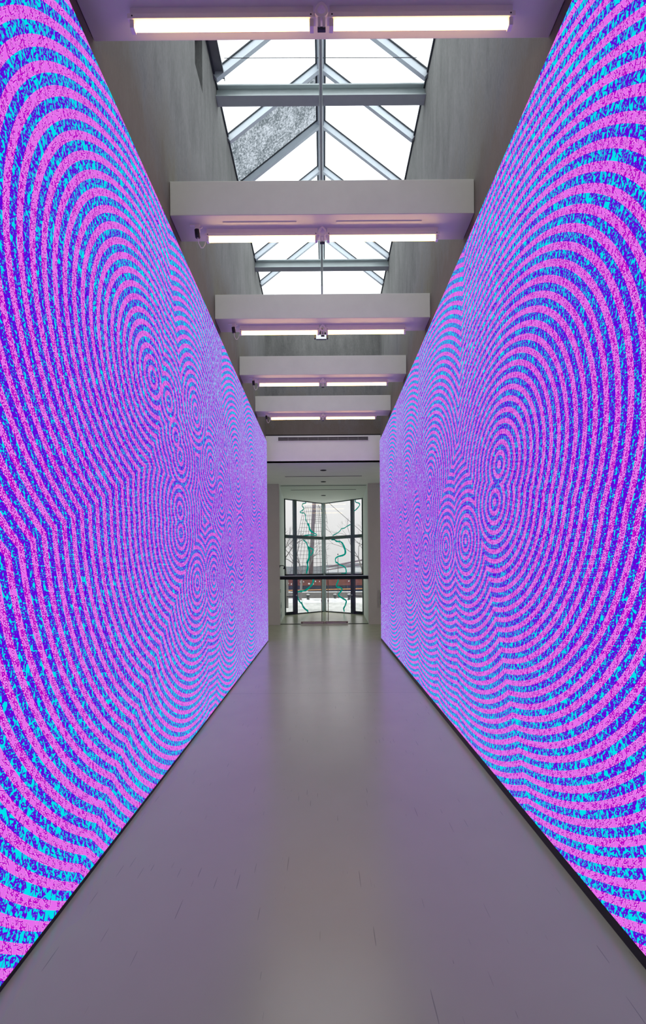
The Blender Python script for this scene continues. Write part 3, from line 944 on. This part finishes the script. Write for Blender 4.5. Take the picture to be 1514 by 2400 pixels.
# lumpy snow bank along the quay
bm = bmesh.new()
nx, ny = 160, 8
grid = []
for j in range(ny):
    row = []
    for i in range(nx):
        x = -16 + 32 * i / (nx - 1); v = j / (ny - 1)
        hgt = math.sin(PI * v) * (0.16 + 0.10 * math.sin(x * 2.3) * math.sin(x * 0.7 + 1) + 0.09 * random.random())
        row.append(bm.verts.new((x, 39.6 + 1.5 * v + 0.25 * math.sin(x * 1.1), -0.14 + max(0, hgt))))
    grid.append(row)
for j in range(ny - 1):
    for i in range(nx - 1):
        bm.faces.new((grid[j][i], grid[j][i + 1], grid[j + 1][i + 1], grid[j + 1][i]))
tag(smooth(obj('snow_bank', bm, M_snow)), 'ridge of ploughed snow across the paving outside', 'snow', kind='stuff')
t = thing('quay_wall', 'low grey quay wall with snow on top beyond the paving', 'wall', (0, 45, 0))
box('parapet', -40, 40, 0, 0.6, -0.13, 0.42, principled('quay_concrete', (0.17, 0.165, 0.16), 0.8, scale=(2, 2, 6), var=0.2), t)
box('snow_cap', -40, 40, -0.05, 0.65, 0.42, 0.47, M_snow, t)
box('snow_strip', -40, 40, -2.3, -0.05, -0.13, -0.07, M_snow, t)
# bollards
M_iron = principled('cast_iron', (0.07, 0.075, 0.08), 0.6)
for px_, lab in ((722, 'dark mooring bollard on the quay below the left teal line'), (785, 'dark mooring bollard on the quay right of the corner post'), (818, 'dark mooring bollard on the quay near the right door stile')):
    p = at_depth(px_, 1397, 42.2)
    t = thing('bollard', lab, 'bollard', (p.x, 42.2, -0.13), 'bollards along the quay')
    bm = bmesh.new(); tube(bm, (0, 0, 0), (0, 0, 0.36), 0.13, 0.09, 12); tube(bm, (0, 0, 0.36), (0, 0, 0.5), 0.17, 0.15, 12); smooth(obj('post', bm, M_iron, t))
    bm = bmesh.new(); tube(bm, (0, 0, 0.5), (0, 0, 0.56), 0.14, 0.08, 12); obj('snow_cap', bm, M_snow, t)
# harbour water
bm = bmesh.new(); bx(bm, -400, 400, 47, 600, -2.2, -1.6)
struct(obj('water', bm, principled('harbour_ice', (0.42, 0.45, 0.47), 0.5, scale=(0.2, 0.2, 1), var=0.15)), 'pale frozen harbour water')
# tall ship
ship = thing('tall_ship', 'moored tall ship with navy hull, mast and rope ladders', 'ship', (0, 54, -1.6))
M_navy = principled('navy_hull', (0.018, 0.028, 0.06), 0.5, scale=(1, 1, 4), var=0.25)
bm = bmesh.new()
prism(bm, [(-22, 1.5), (-20, 0.2), (0, -0.6), (16, -0.2), (24, 2.6), (16, 5.0), (-20, 5.0)], 0.0, 2.35)
obj('hull', bm, M_navy, ship)
bm = bmesh.new()
prism(bm, [(-21, 1.4), (-19.5, 0.15), (0, -0.65), (16, -0.25), (23.5, 2.6), (16, 4.9), (-19.5, 4.9)], 2.35, 3.0)
bulwark = obj('bulwark', bm, principled('rust_red_planking', (0.17, 0.055, 0.045), 0.6, scale=(1, 1, 6), var=0.3), ship)
bm = bmesh.new(); prism(bm, [(-21, 1.3), (-19.5, 0.1), (0, -0.7), (16, -0.3), (23.6, 2.6), (16, 4.9), (-19.5, 4.9)], 3.0, 3.45)
obj('gunwale', bm, principled('tan_timber', (0.30, 0.20, 0.13), 0.6, scale=(1, 1, 6), var=0.2), ship)
bm = bmesh.new(); tube(bm, (-22, -0.95, 1.55), (24, -0.95, 2.35), 0.06, seg=8)
rail = obj('fender_rail', bm, principled('ochre_rail', (0.55, 0.27, 0.10), 0.5), ship)
random.seed(11)
for i in range(14):
    x = -5.0 + i * 0.42 + random.uniform(-0.1, 0.1)
    if x > 0.2: x += 2.2
    hw_, zc_ = random.uniform(0.03, 0.11), 2.62 + random.uniform(-0.1, 0.2)
    bm = bmesh.new(); bx(bm, x - hw_, x + hw_, -0.79, -0.72, zc_ - random.uniform(0.03, 0.10), zc_ + random.uniform(0.03, 0.12),
                         M=Matrix.Translation((x, 0, zc_)) @ Matrix.Rotation(random.uniform(-0.6, 0.6), 4, 'Y') @ Matrix.Translation((-x, 0, -zc_)))
    obj('white_patch', bm, M_snow, bulwark)
for i in range(4):
    x = -3.6 + i * 0.62
    bm = bmesh.new(); bmesh.ops.create_uvsphere(bm, u_segments=10, v_segments=6, radius=0.12, matrix=Matrix.Translation((x, -0.85, 1.72 + 0.02 * i)))
    smooth(obj('fender_ball', bm, M_snow, rail))
M_mast = principled('weathered_mast', (0.20, 0.17, 0.21), 0.6, scale=(4, 4, 1), var=0.2)
YM = 54.0 + 1.0
mb = at_depth(727, 1343, YM); mt = at_depth(737, 1160, YM)
bm = bmesh.new(); tube(bm, (mb.x, 1.0, 2.5), (mt.x + 0.15, 1.0, mt.z + 1.6 + 3.0), 0.22, 0.17, 14)
smooth(obj('mast', bm, M_mast, ship))
M_rope = principled('tarred_rope', (0.05, 0.05, 0.055), 0.8)
# shrouds and ratlines on both sides of the mast
def ladder(xb0, xb1, xt0, xt1, zb, zt, yy, nv, nh):
    for i in range(nv):
        u = i / (nv - 1)
        bm = bmesh.new(); tube(bm, (xb0 + (xb1 - xb0) * u, yy, zb), (xt0 + (xt1 - xt0) * u, yy, zt), 0.016, seg=4, caps=False)
        obj('shroud', bm, M_rope, ship)
    for j in range(nh):
        v = (j + 0.5) / nh
        z = zb + (zt - zb) * v
        bm = bmesh.new(); tube(bm, (xb0 + (xt0 - xb0) * v, yy, z), (xb1 + (xt1 - xb1) * v, yy, z), 0.014, seg=4, caps=False)
        obj('ratline', bm, M_rope, ship)
ladder(mb.x - 2.2, mb.x + 2.0, mb.x - 0.6, mb.x + 1.2, 3.3, 10.8, 0.6, 11, 18)
ladder(mb.x + 0.55, mb.x + 1.9, mt.x + 0.30, mt.x + 0.62, 9.0, 14.0, 1.5, 4, 12)
# spars and stays
for (a, b_, r) in (((770, 1328), (862, 1310), 0.09), ((765, 1336), (862, 1320), 0.06), ((772, 1180), (852, 1250), 0.022), ((760, 1205), (700, 1120), 0.015)):
    p, q = at_depth(*a, 55), at_depth(*b_, 55)
    bm = bmesh.new(); tube(bm, (p.x, 1.0, p.z + 1.6), (q.x, 1.0, q.z + 1.6), r, seg=6)
    obj('spar' if r > 0.05 else 'stay', bm, M_mast if r > 0.05 else M_rope, ship)
# lamp post on the quay
p = at_depth(792, 1300, 42.5)
t = thing('lamp_post', 'thin lamp post with a dark round head seen through the right wing', 'lamp post', (p.x, 42.5, -0.13))
bm = bmesh.new(); tube(bm, (0, 0, 0), (0, 0, p.z + 0.05), 0.03, 0.02, 8); obj('pole', bm, M_iron, t)
bm = bmesh.new(); bmesh.ops.create_uvsphere(bm, u_segments=12, v_segments=8, radius=0.055, matrix=Matrix.Translation((0, 0, p.z + 0.16))); smooth(obj('lamp_head', bm, M_iron, t))
# boathouse and far shore
t = thing('boathouse', 'long low white building across the water behind the right wing', 'building', (9, 100, -1.6))
box('wall', -8, 14, 0, 8, 0, 3.4, principled('pale_siding', (0.34, 0.36, 0.38), 0.8), t)
box('roof', -8.4, 14.4, -0.3, 8.3, 3.4, 4.3, M_snow, t)
p = at_depth(855, 1342, 60)
t = thing('brick_chimney', 'square red brick pillar seen at the right edge of the bay window', 'pillar', (p.x, 60, -1.6))
box('shaft', -0.35, 0.35, -0.35, 0.35, 0, 4.3, principled('red_brick', (0.26, 0.10, 0.08), 0.8, scale=(3, 3, 9), var=0.3), t)
box('coping', -0.42, 0.42, -0.42, 0.42, 4.3, 4.45, M_snow, t)
bm = bmesh.new()
xs = [-220 + 4 * i for i in range(111)]
prev = None
for x in xs:
    h = 3.0 + 2.2 * (0.5 + 0.5 * math.sin(x * 0.05)) + random.random() * 1.2
    cur = [bm.verts.new((x, 300, -1.6)), bm.verts.new((x, 300, h)), bm.verts.new((x, 320, h * 0.9)), bm.verts.new((x, 320, -1.6))]
    if prev:
        for i in range(4): bm.faces.new((prev[i], cur[i], cur[(i + 1) % 4], prev[(i + 1) % 4]))
    prev = cur
struct(obj('far_shore', bm, principled('misty_shore', (0.26, 0.28, 0.30), 0.9, scale=(0.05, 0.05, 0.4), var=0.25)), 'misty low shore across the harbour')
# bare trees
def tree(px_, Y, h, lean, seed, label):
    rnd = random.Random(seed)
    p = at_depth(px_, 1395, Y)
    t = thing('bare_tree', label, 'tree', (p.x, Y, -0.14), 'bare trees outside the bay window')
    geo = {0: ([], []), 1: ([], [])}
    def limb(k, a, b_, r0, r1, n):
        V, F = geo[k]
        d = (b_ - a).normalized(); u = d.orthogonal().normalized(); w = d.cross(u)
        base = len(V)
        for c, r in ((a, r0), (b_, r1)):
            for i in range(n):
                t_ = 2 * PI * i / n
                V.append(c + (u * math.cos(t_) + w * math.sin(t_)) * r)
        for i in range(n):
            F.append((base + i, base + (i + 1) % n, base + n + (i + 1) % n, base + n + i))
    def grow(a, d, L, r, depth):
        b_ = a + d * L
        limb(0 if depth < 1 else 1, a, b_, r, r * 0.75, 10 if depth < 2 else 4)
        if depth >= 6 or r < 0.004: return
        n = 3 if depth < 2 else rnd.choice((2, 2, 3))
        for i in range(n):
            ang = rnd.uniform(0.3, 0.85) * (1 if i else 0.5)
            ax = d.orthogonal().normalized()
            ax.rotate(Matrix.Rotation(rnd.uniform(0, 2 * PI), 3, d))
            nd = d.copy(); nd.rotate(Matrix.Rotation(ang, 3, ax))
            nd = (nd + Vector((0, 0, 0.06))).normalized()
            grow(b_, nd, L * rnd.uniform(0.6, 0.82), r * rnd.uniform(0.5, 0.68), depth + 1)
    grow(Vector((0, 0, 0)), Vector((lean, 0, 1)).normalized(), h * 0.40, 0.11, 0)
    def as_mesh(nm, k):
        me = bpy.data.meshes.new(nm); me.from_pydata([tuple(v) for v in geo[k][0]], [], geo[k][1]); me.update()
        return me
    trunk, twigs = as_mesh('trunk', 0), as_mesh('branches', 1)
    M_b = principled('pale_bark', (0.19, 0.185, 0.18), 0.9, scale=(5, 5, 2), var=0.3)
    o = smooth(obj('trunk', trunk, M_b, t))
    br = obj('branches', twigs, M_b, t)
    return t
tree(672, 34.6, 4.9, 0.02, 3, 'bare tree outside the left edge of the bay window')
tree(858, 35.5, 4.8, -0.03, 8, 'bare tree outside the right edge of the bay window')
tree(704, 42.3, 4.4, 0.06, 21, 'smaller bare tree in front of the ship ladder')
